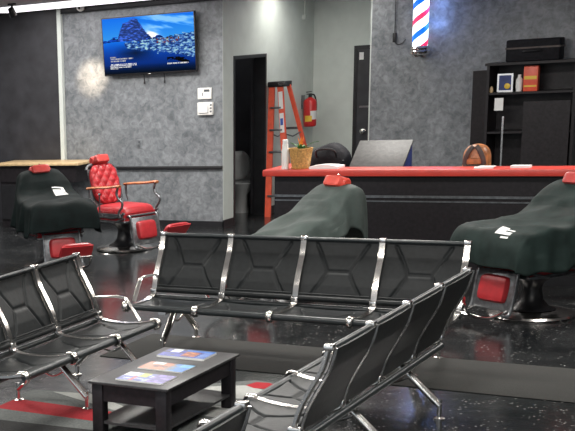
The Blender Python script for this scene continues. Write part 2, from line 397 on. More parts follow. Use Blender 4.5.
# ------------------------------------------------------------------ television
def hsh(a, b): return noise.noise(Vector((a, b, 3.7)))
def screen_colour(u, v):                     # u right 0..1, v up 0..1
    n = noise.fractal(Vector((u * 9, v * 9, 0)), 1.0, 2.0, 4)
    n2 = noise.fractal(Vector((u * 26, v * 34, 5)), 1.0, 2.0, 3)
    hor = .56 + .02 * math.sin(u * 9)
    if v > hor:
        t = (v - hor) / (1 - hor)
        c = [.20 + .20 * (1 - t), .60 + .12 * (1 - t), .93]
        cl = max(0, min(1, (noise.fractal(Vector((u * 3 + 2, v * 8 + u * 3, 1)), 1, 2, 4) + .16) * 2.2)) * max(0, min(1, (u - .25) * 3))
        c = [a + (b - a) * cl for a, b in zip(c, (.66, .84, 1.0))]
        g = math.exp(-((u - .54) ** 2 / .006 + (v - .66) ** 2 / .006))
        c = [a + b * g for a, b in zip(c, (.55, .25, .15))]
        pk = [(0, .62), (.05, .60), (.12, .66), (.17, .64), (.20, .78), (.235, .90), (.30, .93), (.345, .98), (.39, .96), (.44, .83), (.49, .70), (.55, .60), (.62, .66), (.70, .58), (1, .57)]
        for (a, ha), (b, hb) in zip(pk, pk[1:]):
            if a <= u <= b:
                hh = ha + (hb - ha) * (u - a) / (b - a) + n2 * .03
                if v < hh:
                    far = u < .17 or u > .5
                    s = .5 + .7 * max(-.25, min(.6, n2 + n * .5))
                    c = [.10 * s + .10, .28 * s + .22, .55 * s + .36] if far else [.26 * s + .20, .36 * s + .27, .56 * s + .42]
    else:
        t = v / hor
        c = [.06 + .10 * t, .32 + .28 * t ** 2, .58 + .34 * t ** 1.5]
        if v < .16: c = [x * (.45 + 3.4 * v) for x in c]
        r = max(0, .25 - abs(u - .36)) * 2.4 * max(0, 1 - abs(v - .36) * 6)
        c = [x * (1 - .75 * min(1, r)) for x in c]
    # snowy shore with a village
    lo_, hi = .44 - .26 * max(0, u - .30) + .06 * n, .56 + .20 * max(0, u - .45) + .03 * n2
    if u > .26 + .04 * n and lo_ < v < hi:
        s = n2 * 1.6 + n * .4
        if s > .25: c = [.56 + .2 * s, .72 + .15 * s, .88]
        elif s > -.30: c = [.40, .56, .78]
        else: c = [.22, .38, .60]
        if .58 < u < .84 and .50 < v < .60 and abs(hsh(u * 60, v * 30)) > .32: c = [.62, .38, .20]
        if .70 < u < .80 and v > .58 and n2 > .05: c = [.10, .38, .16]
    if .70 < u < .94 and .15 < v < .25 and n > .0: c = [.01, .04, .09]
    # caption lines too small to read
    def cap(u0, u1, v0, v1, bright):
        if u0 < u < u1 and v0 < v < v1 and (math.sin(u * 430) + hsh(u * 190, v0 * 50) * 2.2) > -.55: return [bright] * 3
    for a in ((.065, .135, .292, .312, .75), (.065, .325, .258, .282, .8), (.065, .245, .222, .244, .8), (.065, .36, .165, .180, .95), (.065, .36, .138, .153, .95), (.065, .31, .112, .126, .95), (.065, .16, .086, .098, .9), (.70, .93, .125, .145, .9)):
        r = cap(*a)
        if r: c = r
    return [max(0, min(1, x)) ** 1.7 for x in c]

def picture_grid(bm, layer, w, h, nu, nv, fn, mx, mi=0):
    V = [[bm.verts.new(mx @ Vector(((i / nu - .5) * w, (j / nv - .5) * h, 0))) for j in range(nv + 1)] for i in range(nu + 1)]
    for i in range(nu):
        for j in range(nv):
            f = bm.faces.new((V[i][j], V[i + 1][j], V[i + 1][j + 1], V[i][j + 1])); f.material_index = mi
            for l in f.loops:
                p = (l.vert.index, )
    bm.verts.index_update()
    uvs = {}
    for i in range(nu + 1):
        for j in range(nv + 1): uvs[V[i][j]] = (i / nu, j / nv)
    for f in bm.faces:
        if f.verts[0] in uvs:
            cu = sum(uvs[v][0] for v in f.verts) / 4; cv = sum(uvs[v][1] for v in f.verts) / 4
            c = fn(cu, cv)
            for l in f.loops: l[layer] = (*c, 1)

tvw, tvh = 1.325, .745
tv = thing('television', 'flat television showing a snowy blue fjord scene on the grey plaster wall', 'television', (-8.02, YT - .13, 2.367))
tv.rotation_euler = (math.radians(5), 0, 0)
bm = B(); bx(bm, -tvw / 2, tvw / 2, -.012, .035, -tvh / 2, tvh / 2, bevel=.004); obj('casing', bm, M['black'], tv)
bm = B(); ly = bm.loops.layers.color.new('Col')
picture_grid(bm, ly, tvw - .024, tvh - .034, 230, 128, screen_colour, Matrix.Translation((0, -.0135, .006)) @ Matrix.Rotation(PI / 2, 4, 'X'))
obj('screen', bm, M['screen'], tv, smooth=False)
bm = B(); bx(bm, -.018, .018, -.0145, -.012, -tvh / 2 + .003, -tvh / 2 + .009); obj('badge', bm, M['plasticw'], tv)
bm = B(); bx(bm, -.2, .2, .035, .06, -.15, .15); bx(bm, -.05, .05, .06, .125, -.03, .10); obj('wall_bracket', bm, M['steel'], tv)
for x in (-8.13, -7.84):
    bm = B(); tube(bm, [(x, YT - .08, 2.04), (x, YT - .05, 1.97), (x + .003, YT - .05, 1.90)], .006, 8)
    lathe(bm, [(0, 0), (.011, 0), (.011, .035), (0, .035)], x + .003, YT - .05, 10, cz=1.87)
    tag(obj('cable', bm, M['black']), 'short black cable hanging under the television, ' + ('nearer its middle' if x < -8 else 'nearer its right corner'), 'cable', 'cables under the television')

# security camera, thermostat, control box, outlet
t = thing('security_camera', 'small white dome security camera at the top of the grey wall', 'security camera', (-9.04, YT - .06, 2.905))
bm = B(); lathe(bm, [(0, 0), (.05, 0), (.05, .03), (0, .03)], 0, 0, 20)
for v in bm.verts: v.co = Vector((v.co.x, -v.co.z, v.co.y))
obj('mount', bm, M['plasticw'], t)
bm = B(); bmesh.ops.create_uvsphere(bm, u_segments=20, v_segments=12, radius=.042, matrix=Matrix.Translation((0, -.045, -.0))); obj('housing', bm, M['plasticw'], t)
bm = B(); bmesh.ops.create_uvsphere(bm, u_segments=14, v_segments=8, radius=.017, matrix=Matrix.Translation((0.012, -.078, -.008))); obj('lens', bm, M['black'], t)
t = thing('thermostat', 'white wall thermostat with a small grey display, above the control box', 'thermostat', (-7.295, YT, 1.715))
bm = B(); bx(bm, -.095, .095, -.028, -.001, -.07, .07, bevel=.006); obj('casing', bm, M['plasticw'], t)
bm = B(); bx(bm, -.005, .07, -.03, -.028, .02, .05); obj('display', bm, M['castmetal'], t)
bm = B(); bx(bm, -.03, -.02, -.03, -.028, -.03, .01); obj('button', bm, M['castmetal'], t)
t = thing('control_box', 'white box with a rounded cover below the thermostat', 'control box', (-7.28, YT, 1.525))
bm = B(); bx(bm, -.105, .105, -.05, -.001, -.08, .08, bevel=.008); obj('casing', bm, M['plasticw'], t)
bm = B(); pad(bm, .15, .12, .018, Matrix.Translation((-.02, -.05, 0)) @ Matrix.Rotation(PI / 2, 4, 'X'), 12, 12); obj('cover', bm, M['paper'], t)
bm = B()
for z in (-.045, -.005, .035): bx(bm, .07, .095, -.054, -.05, z, z + .02)
obj('side_panel', bm, M['castmetal'], t)
bm = B(); bx(bm, -8.285, -8.205, YT - .008, YT - .001, 1.035, 1.155, bevel=.003)
t = tag(obj('wall_outlet', bm, M['gray']), 'grey painted outlet plate on the plaster wall above the rail', 'wall outlet')
bm = B(); bx(bm, -8.262, -8.228, YT - .010, YT - .008, 1.105, 1.135); bx(bm, -8.262, -8.228, YT - .010, YT - .008, 1.055, 1.085); obj('socket', bm, M['castmetal'], t)

# ------------------------------------------------------------------ ladder
FZ = 1.79
lad = thing('step_ladder', 'orange-red fibreglass stepladder with black top cap beside the restroom doorway', 'ladder', (-6.845, 16.62, 0), math.radians(-3))
H = 1.73
def rail(bm, x0, y0, x1, y1, w=.055, d_=.028):
    a = Vector((x0, y0, 0)); b = Vector((x1, y1, H))
    r = [[bm.verts.new(p + Vector((sx * d_ / 2, sy * w / 2, 0))) for sx, sy in ((-1, -1), (1, -1), (1, 1), (-1, 1))] for p in (a, b)]
    for k in range(4): bm.faces.new((r[0][k], r[0][(k + 1) % 4], r[1][(k + 1) % 4], r[1][k]))
    bm.faces.new(r[0]); bm.faces.new(r[1])
XF = [(-.085, -.15), (.20, -.035)]; YF = (-.03, .24); XR = [(.0, -.10), (.42, .03)]; YR = (.62, .36)
lad.rotation_euler.z = 0
for xa, xb in XF:
    bm = B(); rail(bm, xa, YF[0], xb, YF[1], w=.03, d_=.078); obj('front_rail', bm, M['orange'], lad)
for xa, xb in XR:
    bm = B(); rail(bm, xa, YR[0], xb, YR[1], w=.04, d_=.05); obj('rear_rail', bm, M['orange'], lad)
for k in range(5):
    z = .28 + .29 * k; f = z / H
    xl, xr = XF[0][0] + (XF[0][1] - XF[0][0]) * f, XF[1][0] + (XF[1][1] - XF[1][0]) * f; y = YF[0] + (YF[1] - YF[0]) * f
    bm = B(); bx(bm, xl, xr, y - .04, y + .05, z - .012, z + .012, bevel=.003); obj('step', bm, M['castmetal'], lad)
    if k in (1, 3):
        y2 = YR[0] + (YR[1] - YR[0]) * f; xl2, xr2 = XR[0][0] + (XR[0][1] - XR[0][0]) * f, XR[1][0] + (XR[1][1] - XR[1][0]) * f
        bm = B(); bx(bm, xl2, xr2, y2 - .012, y2 + .012, z - .015, z + .015); obj('brace', bm, M['castmetal'], lad)
for x, x2 in ((-.12, -.06), (.06, .18)):
    bm = B(); tube(bm, [(x, .14, 1.10), ((x + x2) / 2, .30, 1.05), (x2, .45, 1.10)], .009, 8); obj('spreader', bm, M['castmetal'], lad)
bm = B(); bx(bm, -.195, .055, .19, .43, H - .02, H + .05, bevel=.012); cap = obj('top_cap', bm, M['black'], lad)
bm = B(); bx(bm, -.04, .03, .184, .19, H - .0, H + .03); obj('cap_plate', bm, M['chrome'], cap)
mx = Matrix.Translation((-.005, .186, 1.52)) @ Matrix.Rotation(math.radians(-7.5), 4, 'Y') @ Matrix.Rotation(math.radians(-9.5), 4, 'X')
bm = B(); bx(bm, -.028, .028, -.003, .003, -.10, .13, M_=mx); obj('label', bm, M['paper'], lad)
mx = Matrix.Translation((.032, .142, 1.24)) @ Matrix.Rotation(math.radians(-7.5), 4, 'Y') @ Matrix.Rotation(math.radians(-9.5), 4, 'X')
bm = B(); bx(bm, -.028, .028, -.003, .003, -.13, .13, M_=mx); l2 = obj('label', bm, M['paper'], lad)
bm = B(); bx(bm, -.02, .018, -.005, -.003, -.03, .06, M_=mx); obj('print', bm, M['blue'], l2)

# fire extinguisher
t = thing('fire_extinguisher', 'red fire extinguisher hung on the pale wall beside the ladder', 'fire extinguisher', (XS + .12, 18.08, 1.10))
bm = B(); lathe(bm, [(0, 0), (.075, 0), (.088, .015), (.09, .04), (.09, .34), (.075, .375), (.03, .40), (.022, .415), (0, .415)], seg=28); body = obj('cylinder', bm, M['extred'], t)
bm = B(); lathe(bm, [(.0911, .10), (.0911, .22)], seg=28)
for f in [f for f in bm.faces if not (f.calc_center_median().x > .0 and -.085 < f.calc_center_median().y < .06) or len(f.verts) > 4]: bm.faces.remove(f)
obj('label', bm, M['paper'], body)
bm = B(); lathe(bm, [(.0913, .075), (.0913, .155)], seg=28)
for f in [f for f in bm.faces if not (f.calc_center_median().y < -.07 and f.calc_center_median().x > -.04) or len(f.verts) > 4]: bm.faces.remove(f)
obj('tag', bm, M['yellow'], body)
bm = B(); lathe(bm, [(0, .41), (.025, .41), (.025, .45), (0, .45)], seg=14); bx(bm, -.012, .012, -.11, .03, .45, .462); bx(bm, -.012, .012, -.12, .03, .478, .49); obj('valve', bm, M['black'], t)
bm = B(); tube(bm, smooth_path([(0, .02, .44), (.03, .08, .43), (.05, .11, .30), (.04, .105, .12)]), .011, 8); obj('hose', bm, M['black'], t)
bm = B(); bx(bm, -.119, -.085, -.03, .03, .25, .44); obj('wall_hook', bm, M['castmetal'], t)
bm = B(); tube(bm, [(XS + .03, 18.06, CEIL), (XS + .03, 18.06, 2.64)], .008, 8); bx(bm, XS + .001, XS + .05, 18.04, 18.09, 2.58, 2.64)
tag(obj('conduit', bm, M['white']), 'thin pale conduit with a small box high on the side wall', 'conduit')

# ------------------------------------------------------------------ barber pole
px, py = -5.235, YP - .14
t = thing('barber_pole', 'glowing barber pole with red, white and blue spiral on the grey wall', 'barber pole', (px, py, 0))
bm = B(); r = .094; z0, z1 = 2.125, 2.86; na, nz = 96, 240; rings = []
for j in range(nz + 1):
    z = z0 + (z1 - z0) * j / nz
    rings.append([bm.verts.new((r * math.cos(2 * PI * k / na), r * math.sin(2 * PI * k / na), z)) for k in range(na)])
for j in range(nz):
    for k in range(na):
        f = bm.faces.new((rings[j][k], rings[j][(k + 1) % na], rings[j + 1][(k + 1) % na], rings[j + 1][k]))
        fr = ((z0 + (z1 - z0) * (j + .5) / nz - 2.125) / .40 - (k + .5) / na + .47) % 1.0
        f.material_index = 1 if fr < .2 else (2 if .5 < fr < .68 else 0)
obj('glass_cylinder', bm, [M['pole_w'], M['pole_b'], M['pole_r']], t)
bm = B(); lathe(bm, [(0, 1.995), (.085, 1.995), (.10, 2.02), (.12, 2.03), (.125, 2.06), (.115, 2.075), (.12, 2.10), (.105, 2.125), (0, 2.125)], seg=32); obj('lower_cap', bm, M['chrome'], t)
bm = B(); lathe(bm, [(0, 2.86), (.105, 2.86), (.12, 2.885), (.115, 2.905), (.09, 2.93), (0, 2.93)], seg=32); obj('upper_cap', bm, M['chrome'], t)
bm = B(); bx(bm, -.05, .05, .08, .139, 2.0, 2.12); bx(bm, -.05, .05, .09, .139, 2.86, 2.9); obj('wall_bracket', bm, M['steel'], t)
L = bpy.data.lights.new('pole_glow', 'POINT'); L.energy = 1.9; L.color = (.25, .42, 1.0); L.shadow_soft_size = .05
for zz, dx in ((2.62, .17), (2.38, .17)):
    lo = bpy.data.objects.new('pole_glow', L); COL.objects.link(lo); lo.location = (px + dx, py - .02, zz)
bm = B(); tube(bm, [(-5.594, YP - .02, CEIL), (-5.596, YP - .02, 2.31)], .006, 8); tube(bm, smooth_path([(-5.59, YP - .02, 2.20), (-5.56, YP - .03, 2.165), (-5.50, YP - .03, 2.17), (-5.45, YP - .03, 2.22)]), .005, 8)
t = tag(obj('power_cord', bm, M['black']), 'black power cord dangling left of the barber pole', 'cord')
bm = B(); bx(bm, -5.615, -5.575, YP - .045, YP - .001, 2.19, 2.31, bevel=.006); obj('plug', bm, M['black'], t)

# ------------------------------------------------------------------ tall black cabinet with an open door
t = thing('cabinet', 'tall black cabinet with its door open against the barber pole wall', 'cabinet', (-4.335, 17.05, 0))
bm = B(); W = 1.0; D = .44
bx(bm, 0, .03, 0, D, 0, 1.84); bx(bm, W - .03, W, 0, D, 0, 1.84); bx(bm, -.02, W + .02, -.02, D, 1.84, 1.87); bx(bm, .03, W - .03, D - .02, D, 0, 1.84); bx(bm, .03, W - .03, .0, D, 0, .08)
obj('body', bm, M['laminate'], t)
for z in (.55, 1.02, 1.49):
    bm = B(); bx(bm, .03, W - .03, .01, D - .02, z, z + .025); obj('shelf', bm, M['laminate'], t)
bm = B(); mx = Matrix.Rotation(math.radians(-172), 4, 'Z'); bx(bm, -0.0, .155, -.02, .0, .05, 1.79, M_=Matrix.Rotation(math.radians(203), 4, 'Z')); dr = obj('door', bm, M['laminate'], t)
bm = B(); bx(bm, .44, .955, -.022, -.001, .09, 1.40); dr2 = obj('door', bm, M['laminate'], t)
bm = B(); bx(bm, .20, .22, .0, .02, .60, 1.23); obj('upright', bm, M['chrome'], t)
bm = B(); bx(bm, .10, .20, .02, .024, 1.30, 1.45); tag(obj('notice', bm, M['paper'], t), 'pale paper notice')
# things on the cabinet
t = thing('picture_frame', 'small silver picture frame on the top shelf of the black cabinet', 'picture frame', (-4.15, 17.18, 1.516))
bm = B(); bx(bm, -.09, -.07, -.01, .01, 0, .22); bx(bm, .07, .09, -.01, .01, 0, .22); bx(bm, -.07, .07, -.01, .01, 0, .02); bx(bm, -.07, .07, -.01, .01, .20, .22); obj('frame', bm, M['chrome'], t)
bm = B(); bx(bm, -.07, .07, 0, .008, .02, .20); obj('backing', bm, M['navy'], t)
bm = B(); bmesh.ops.create_uvsphere(bm, u_segments=12, v_segments=8, radius=.035, matrix=Matrix.Translation((.025, -.006, .07)) @ Matrix.Diagonal((1, .15, 1, 1))); obj('picture', bm, M['yellow'], t)
bm = B(); lathe(bm, [(0, 0), (.035, 0), (.04, .05), (.04, .14), (.02, .17), (.02, .2), (0, .2)], seg=16)
o = tag(obj('jar', bm, M['paper']), 'white bottle between the picture frame and the orange box', 'bottle'); o.location = (-4.0, 17.22, 1.516)
bm = B(); bx(bm, -.06, .10, -.05, .05, 0, .30, bevel=.005); bx(bm, -.05, .09, -.052, -.05, .14, .18, mi=1); bx(bm, -.05, .09, -.052, -.05, .05, .07, mi=1)
o = tag(obj('product_box', bm, [M['orange'], M['yellow']]), 'orange box on the top shelf of the black cabinet', 'box'); o.location = (-3.88, 17.2, 1.516)
bm = B(); lathe(bm, [(0, 0), (.016, 0), (.022, .02), (.02, .05), (.01, .075), (.0, .075)], seg=14)
o = tag(obj('ornament', bm, M['oak']), 'tiny cream ornament at the left end of the cabinet shelf', 'ornament'); o.location = (-4.285, 17.1, 1.516)
bm = B(); bx(bm, -.05, .55, -.12, .14, 0, .26, bevel=.02)
t = tag(obj('storage_case', bm, M['bag']), 'dark case lying on top of the black cabinet', 'case'); t.location = (-4.10, 17.24, 1.87)
bm = B(); bx(bm, -.055, .555, -.125, .145, .15, .17); obj('band', bm, M['darkleather'], t)
bm = B(); tube(bm, smooth_path([(.15, -.125, .12), (.2, -.16, .12), (.3, -.16, .12), (.35, -.125, .12)]), .01, 8); obj('handle', bm, M['black'], t)

# ------------------------------------------------------------------ reception counter
CX0, CY, CZ = -5.20, 12.30, 1.05
t = thing('reception_counter', 'long black reception counter with a bright red top ledge', 'reception counter', (CX0, CY, 0))
CL = 5.6
bm = B(); bx(bm, .09, CL, .10, .14, 0, .985); bx(bm, .09, .13, .14, 1.16, 0, .985); bx(bm, CL - .04, CL, .14, .8, 0, .985); bx(bm, .13, CL - .04, .14, .75, .72, .76)
obj('body', bm, M['laminate'], t)
bm = B(); bx(bm, .0, CL, .0, .30, .985, CZ, bevel=.012); bx(bm, .0, .22, .301, 1.16, .985, CZ, bevel=.012); obj('ledge', bm, M['redtop'], t)
bm = B(); bx(bm, .09, CL, .082, .10, .775, .797); bx(bm, .09, CL, .090, .10, .735, .747); obj('trim_rail', bm, M['castmetal'], t)
bm = B(); bx(bm, .09, CL, .088, .10, 0, .10); obj('kick_board', bm, M['black'], t)
# what stands on it
t = thing('potted_plant', 'small plant with orange bloom in a straw basket pot on the red ledge', 'potted plant', (-4.868, 12.46, CZ))
bm = B(); prof = []
for k in range(20):
    z = .19 * k / 19; prof.append((.082 + .030 * k / 19 + (.003 if k % 2 else 0), z))
prof += [(.118, .19), (.118, .20), (.104, .20), (.10, .17), (0, .17)]
lathe(bm, [(0, 0)] + prof, seg=36); obj('basket_pot', bm, M['basket'], t)
bm = B(); lathe(bm, [(0, .171), (.098, .171), (.098, .176), (0, .186)], seg=24); obj('soil', bm, M['soil'], t)
bm = B(); lathe(bm, [(0, -.0), (.088, .0), (.094, .012), (0, .012)], seg=28); obj('saucer', bm, M['basket'], t)
bm = B()
def leafblade(bm, ang, lean, ln, w, mi):
    n = 8; d = Vector((math.cos(ang), math.sin(ang), 0)); s = Vector((-d.y, d.x, 0)); L_ = []
    for i in range(n + 1):
        f = i / n; p = d * (ln * f * lean) + Vector((0, 0, .175 + ln * f * (1 - .5 * f * lean)))
        ww = w * math.sin(PI * (.15 + .85 * f)) + .001
        L_.append([bm.verts.new(p - s * ww), bm.verts.new(p + Vector((0, 0, -.006))), bm.verts.new(p + s * ww)])
    for i in range(n):
        for k in range(2):
            f = bm.faces.new((L_[i][k], L_[i][k + 1], L_[i + 1][k + 1], L_[i + 1][k])); f.material_index = mi
for k in range(11): leafblade(bm, k * .61 + .2, random.uniform(.5, 1.1), random.uniform(.07, .13), .011, 0)
leafblade(bm, .35, 1.0, .17, .012, 0); leafblade(bm, 2.9, .9, .14, .012, 0)
obj('leaves', bm, M['leaf'], t, smooth=False)
bm = B()
for k in range(6): leafblade(bm, k * 1.05, .22, .14 + .02 * (k % 2), .008, 0)
obj('flower', bm, M['petal'], t, smooth=False)
bm = B(); lathe(bm, [(0, 0), (.033, 0), (.035, .01), (.035, .19), (.03, .20), (.03, .24), (0, .24)], seg=24)
t = tag(obj('spray_bottle', bm, M['plasticw']), 'tall white bottle on the red ledge beside the plant pot', 'bottle'); t.location = (-5.003, 12.40, CZ)
bm = B(); lathe(bm, [(0, .24), (.026, .24), (.026, .285), (.02, .29), (0, .29)], seg=20); obj('cap', bm, M['paper'], t)
bm = B(); closed_grid(bm, lambda u, v: Vector((-.14 + .28 * u, -.10 + .19 * v + .02 * u, .022 + .022 * math.sin(PI * u) * (1 - v * .5) + .003 * math.sin(9 * v))), lambda u, v: Vector((-.14 + .28 * u, -.10 + .19 * v + .02 * u, .001)), 14, 8)
o = tag(obj('paper_stack', bm, M['paper']), 'loose white papers on the red ledge right of the plant', 'papers'); o.location = (-4.605, 12.46, CZ)
bm = B(); bx(bm, -.08, .08, -.05, .05, 0, .012, M_=Matrix.Rotation(.2, 4, 'Z')); bx(bm, -.05, .09, -.03, .06, .0121, .018)
o = tag(obj('note_pad', bm, M['paper']), 'white notepad on the red ledge in front of the brown bag', 'notepad'); o.location = (-3.14, 12.40, CZ)
bm = B(); bx(bm, -.06, .10, -.04, .05, 0, .02)
o = tag(obj('card_holder', bm, M['paper']), 'small white card holder near the right of the red ledge', 'card holder'); o.location = (-2.86, 12.45, CZ)
# black bag on the inner desk
t = thing('duffel_bag', 'rounded black duffel bag standing behind the red ledge', 'bag', (-4.745, 12.95, .76))
bm = B()
def bagf(s):
    def f(u, v):
        a = PI * u; x = -.20 * math.cos(a); e = math.sin(a) ** .45
        y = (v - .5) * .30 * e
        z = .49 * (e ** .5) * (1 - abs(2 * v - 1) ** 3 * .3) if s else 0.0
        return Vector((x, y, z + (.012 * math.sin(14 * u) if s else 0)))
    return f
closed_grid(bm, bagf(1), bagf(0), 28, 12); obj('body', bm, M['bag'], t)
bm = B(); tube(bm, smooth_path([(-.10, -.12, .36), (-.08, -.165, .44), (.08, -.165, .44), (.10, -.12, .36)]), .010, 8); obj('handle', bm, M['black'], t)
bm = B(); tube(bm, [(-.17, -.10, .33), (-.06, -.135, .335), (.06, -.135, .335), (.17, -.10, .33)], .006, 6); obj('zip', bm, M['castmetal'], t)
# slanted board
t = thing('display_board', 'slanted grey board on a navy box behind the red ledge', 'board', (-4.22, 12.72, .76))
bm = B(); mx = Matrix.Translation((0, 0, .23)) @ Matrix.Rotation(math.radians(-50), 4, 'X')
def shear(v): return Vector((v.x + .18 * (v.z - .23) / .26 * .4, v.y, v.z))
vs = bx(bm, -.26, .262, -.02, .0, 0.0, .40, M_=Matrix.Translation((0, 0, .25)) @ Matrix.Rotation(math.radians(-52), 4, 'X'), bevel=.004)
obj('panel', bm, M['board'], t)
bm = B(); vv = [bm.verts.new(p) for p in ((-.24, .03, 0), (.24, .03, 0), (.24, .36, 0), (-.24, .36, 0), (-.24, .03, .25), (.24, .03, .25), (.24, .34, .48), (-.24, .34, .48))]
for f in ((0, 1, 2, 3), (4, 5, 6, 7), (0, 1, 5, 4), (1, 2, 6, 5), (2, 3, 7, 6), (3, 0, 4, 7)): bm.faces.new([vv[i] for i in f])
obj('box_base', bm, M['navy'], t)
# brown bag
t = thing('handbag', 'brown leather handbag with dark flaps standing behind the red ledge', 'handbag', (-3.285, 12.72, .76))
bm = B()
def hb(s):
    def f(u, v):
        a = PI * u; x = -.115 * math.cos(a) * (1.0 if s else 1.1); e = math.sin(a) ** .5
        return Vector((x, (v - .5) * .16 * (e + .15), (.30 + .185 * e * (1 - abs(2 * v - 1) ** 4 * .25)) if s else 0.0))
    return f
closed_grid(bm, hb(1), hb(0), 24, 8); obj('body', bm, M['leather'], t)
for sx in (-1, 1):
    bm = B(); tube(bm, smooth_path([(sx * .012, -.088, .47), (sx * .045, -.098, .43), (sx * .075, -.098, .36), (sx * .085, -.092, .30)]), .02, 8, flat=(.022, .008)); obj('flap', bm, M['darkleather'], t)
bm = B(); pad(bm, .15, .06, .02, Matrix.Translation((0, -.088, .33)) @ Matrix.Rotation(PI / 2, 4, 'X'), 10, 8); obj('pocket', bm, M['leather'], t)
bm = B(); tube(bm, [(-.09, -.105, .295), (.09, -.105, .295)], .009, 8); obj('strap', bm, M['darkleather'], t)

# wood topped station at the left
t = thing('work_station', 'black station with a pale wooden top against the grey wall', 'work station', (-9.3, 14.9, 0))
bm = B(); vs = bx(bm, -.9, .44, -.02, .50, .865, .90, bevel=.006); obj('wooden_top', bm, M['oak'], t)
bm = B(); bx(bm, -.85, .38, .02, .46, .64, .865); bx(bm, -.85, -.20, .04, .46, 0.0, .64); obj('body', bm, M['laminate'], t)
bm = B(); bx(bm, -.83, -.22, .02, .04, .12, .60); dd = obj('door', bm, M['black'], t)
bm = B(); tube(bm, [(-.30, .012, .3), (-.30, .012, .45)], .008, 8); obj('handle', bm, M['chrome'], dd)

# ------------------------------------------------------------------ barber chairs (face +x)
def barber_chair(label, loc, rz, group='barber chairs'):
    t = thing('barber_chair', label, 'barber chair', loc, rz, group)
    bm = B(); lathe(bm, [(0, 0), (.325, 0), (.335, .012), (.325, .028), (.27, .040), (.17, .052), (.0, .058)], seg=48); obj('base', bm, M['chrome'], t)
    bm = B(); lathe(bm, [(0, .05), (.18, .055), (.13, .075), (.085, .13), (.07, .22), (.085, .27), (.12, .30), (.15, .34), (0, .34)], seg=28); obj('pedestal', bm, M['black'], t)
    bm = B(); bx(bm, -.26, .30, -.26, .26, .345, .375, bevel=.01)
    for y in (-.262, .262):
        tube(bm, smooth_path([(-.28, y, .36), (-.1, y, .41), (.12, y, .41), (.31, y, .47)]), .014, 8)
        tube(bm, [(-.28, y, .36), (.10, y, .35), (.32, y, .41)], .010, 8)
        bx(bm, -.25, .28, y - .008, y + .008, .41, .455)
    obj('seat_frame', bm, M['castmetal'], t)
    bm = B(); bx(bm, -.24, .28, -.245, .245, .37, .46); pad(bm, .54, .50, .085, Matrix.Translation((.02, 0, .46)), 30, 26, tuft=0, round_=.12)
    st = obj('seat', bm, M['redvinyl'], t)
    bm = B()
    for y in (-.252, .252):
        for k in range(14): bmesh.ops.create_uvsphere(bm, u_segments=6, v_segments=4, radius=.007, matrix=Matrix.Translation((-.22 + k * .037, y, .475)))
    ss = obj('studs', bm, M['chrome'], st); ss['kind'] = 'stuff'
    # backrest leaning back
    mb = Matrix.Translation((-.33, 0, .765)) @ Matrix.Rotation(math.radians(-18), 4, 'Y')
    bm = B()
    rot = mb @ Matrix.Rotation(PI / 2, 4, 'Y') @ Matrix.Rotation(PI / 2, 4, 'Z')
    pad(bm, .42, .50, .06, rot, 48, 52, tuft=3.5, round_=.42)
    bk = obj('backrest', bm, M['redvinyl'], t)
    bm = B(); pts = []
    for k in range(25):
        a = -PI * .32 + (PI * 1.64) * k / 24 + PI / 2 + PI * .0
        c_, s_ = math.sin(a - PI / 2), math.cos(a - PI / 2)
        ex = lambda q: math.copysign(abs(q) ** .45, q)
        pts.append(mb @ Vector((-.02, ex(c_) * .235, ex(s_) * .255)))
    tube(bm, pts, .018, 8); bx(bm, -.035, -.02, -.20, .20, -.22, .20, M_=mb)
    obj('back_frame', bm, M['castmetal'], t)
    # headrest
    bm = B(); mh = Matrix.Translation((-.43, 0, 1.05))
    tube(bm, [(-.43, -.12, 1.045), (-.43, -.105, 1.045), (-.43, .105, 1.045), (-.43, .12, 1.045)], .05, 16, rad=[.035, .050, .050, .035]); pad(bm, .225, .11, .05, Matrix.Translation((-.395, 0, 1.055)) @ Matrix.Rotation(math.radians(62), 4, 'Y') @ Matrix.Rotation(PI / 2, 4, 'Z'), 12, 10)
    hd = obj('headrest', bm, M['redroll'], t)
    bm = B(); tube(bm, smooth_path([(-.43, 0, .96), (-.46, 0, 1.0), (-.47, 0, 1.06), (-.44, 0, 1.11), (-.42, 0, 1.115)]), .008, 8); obj('headrest_rod', bm, M['chrome'], hd)
    # arms
    for y in (-.29, .29):
        bm = B(); tube(bm, smooth_path([(-.30, y, .735), (-.15, y, .75), (.08, y, .765), (.24, y, .785), (.27, y, .78)]), .02, 10, flat=(.030, .016)); ar = obj('armrest', bm, M['wood'], t)
        bm = B(); tube(bm, smooth_path([(.24, y, .765), (.215, y, .70), (.25, y, .64), (.31, y, .60), (.30, y, .54), (.25, y, .48), (.27, y, .42)]), .014, 8)
        obj('arm_support', bm, M['castmetal'], ar)
        bm = B(); tube(bm, smooth_path([(-.28, y, .74), (-.27, y, .62), (-.22, y, .50), (-.24, y, .40)]), .013, 8); obj('arm_support', bm, M['castmetal'], ar)
    bm = B(); tube(bm, [(-.06, -.315, .46), (-.06, -.315, .68)], .008, 8); bmesh.ops.create_uvsphere(bm, u_segments=10, v_segments=6, radius=.018, matrix=Matrix.Translation((-.06, -.315, .68))); tube(bm, [(-.06, -.315, .46), (-.06, -.2, .38)], .008, 8); obj('lever', bm, M['steel'], t)
    # leg rest
    ml = Matrix.Translation((.385, 0, .255)) @ Matrix.Rotation(math.radians(78), 4, 'Y')
    bm = B(); bx(bm, -.16, .16, -.205, .205, -.012, .008, bevel=.008, M_=ml)
    for y in (-.205, .205): tube(bm, smooth_path([(.30, y, .43), (.355, y, .40), (.42, y, .10), (.50, y, .075)]), .014, 8)
    tube(bm, [(.30, -.205, .43), (.30, .205, .43)], .012, 8)
    lr = obj('leg_rest', bm, M['castmetal'], t)
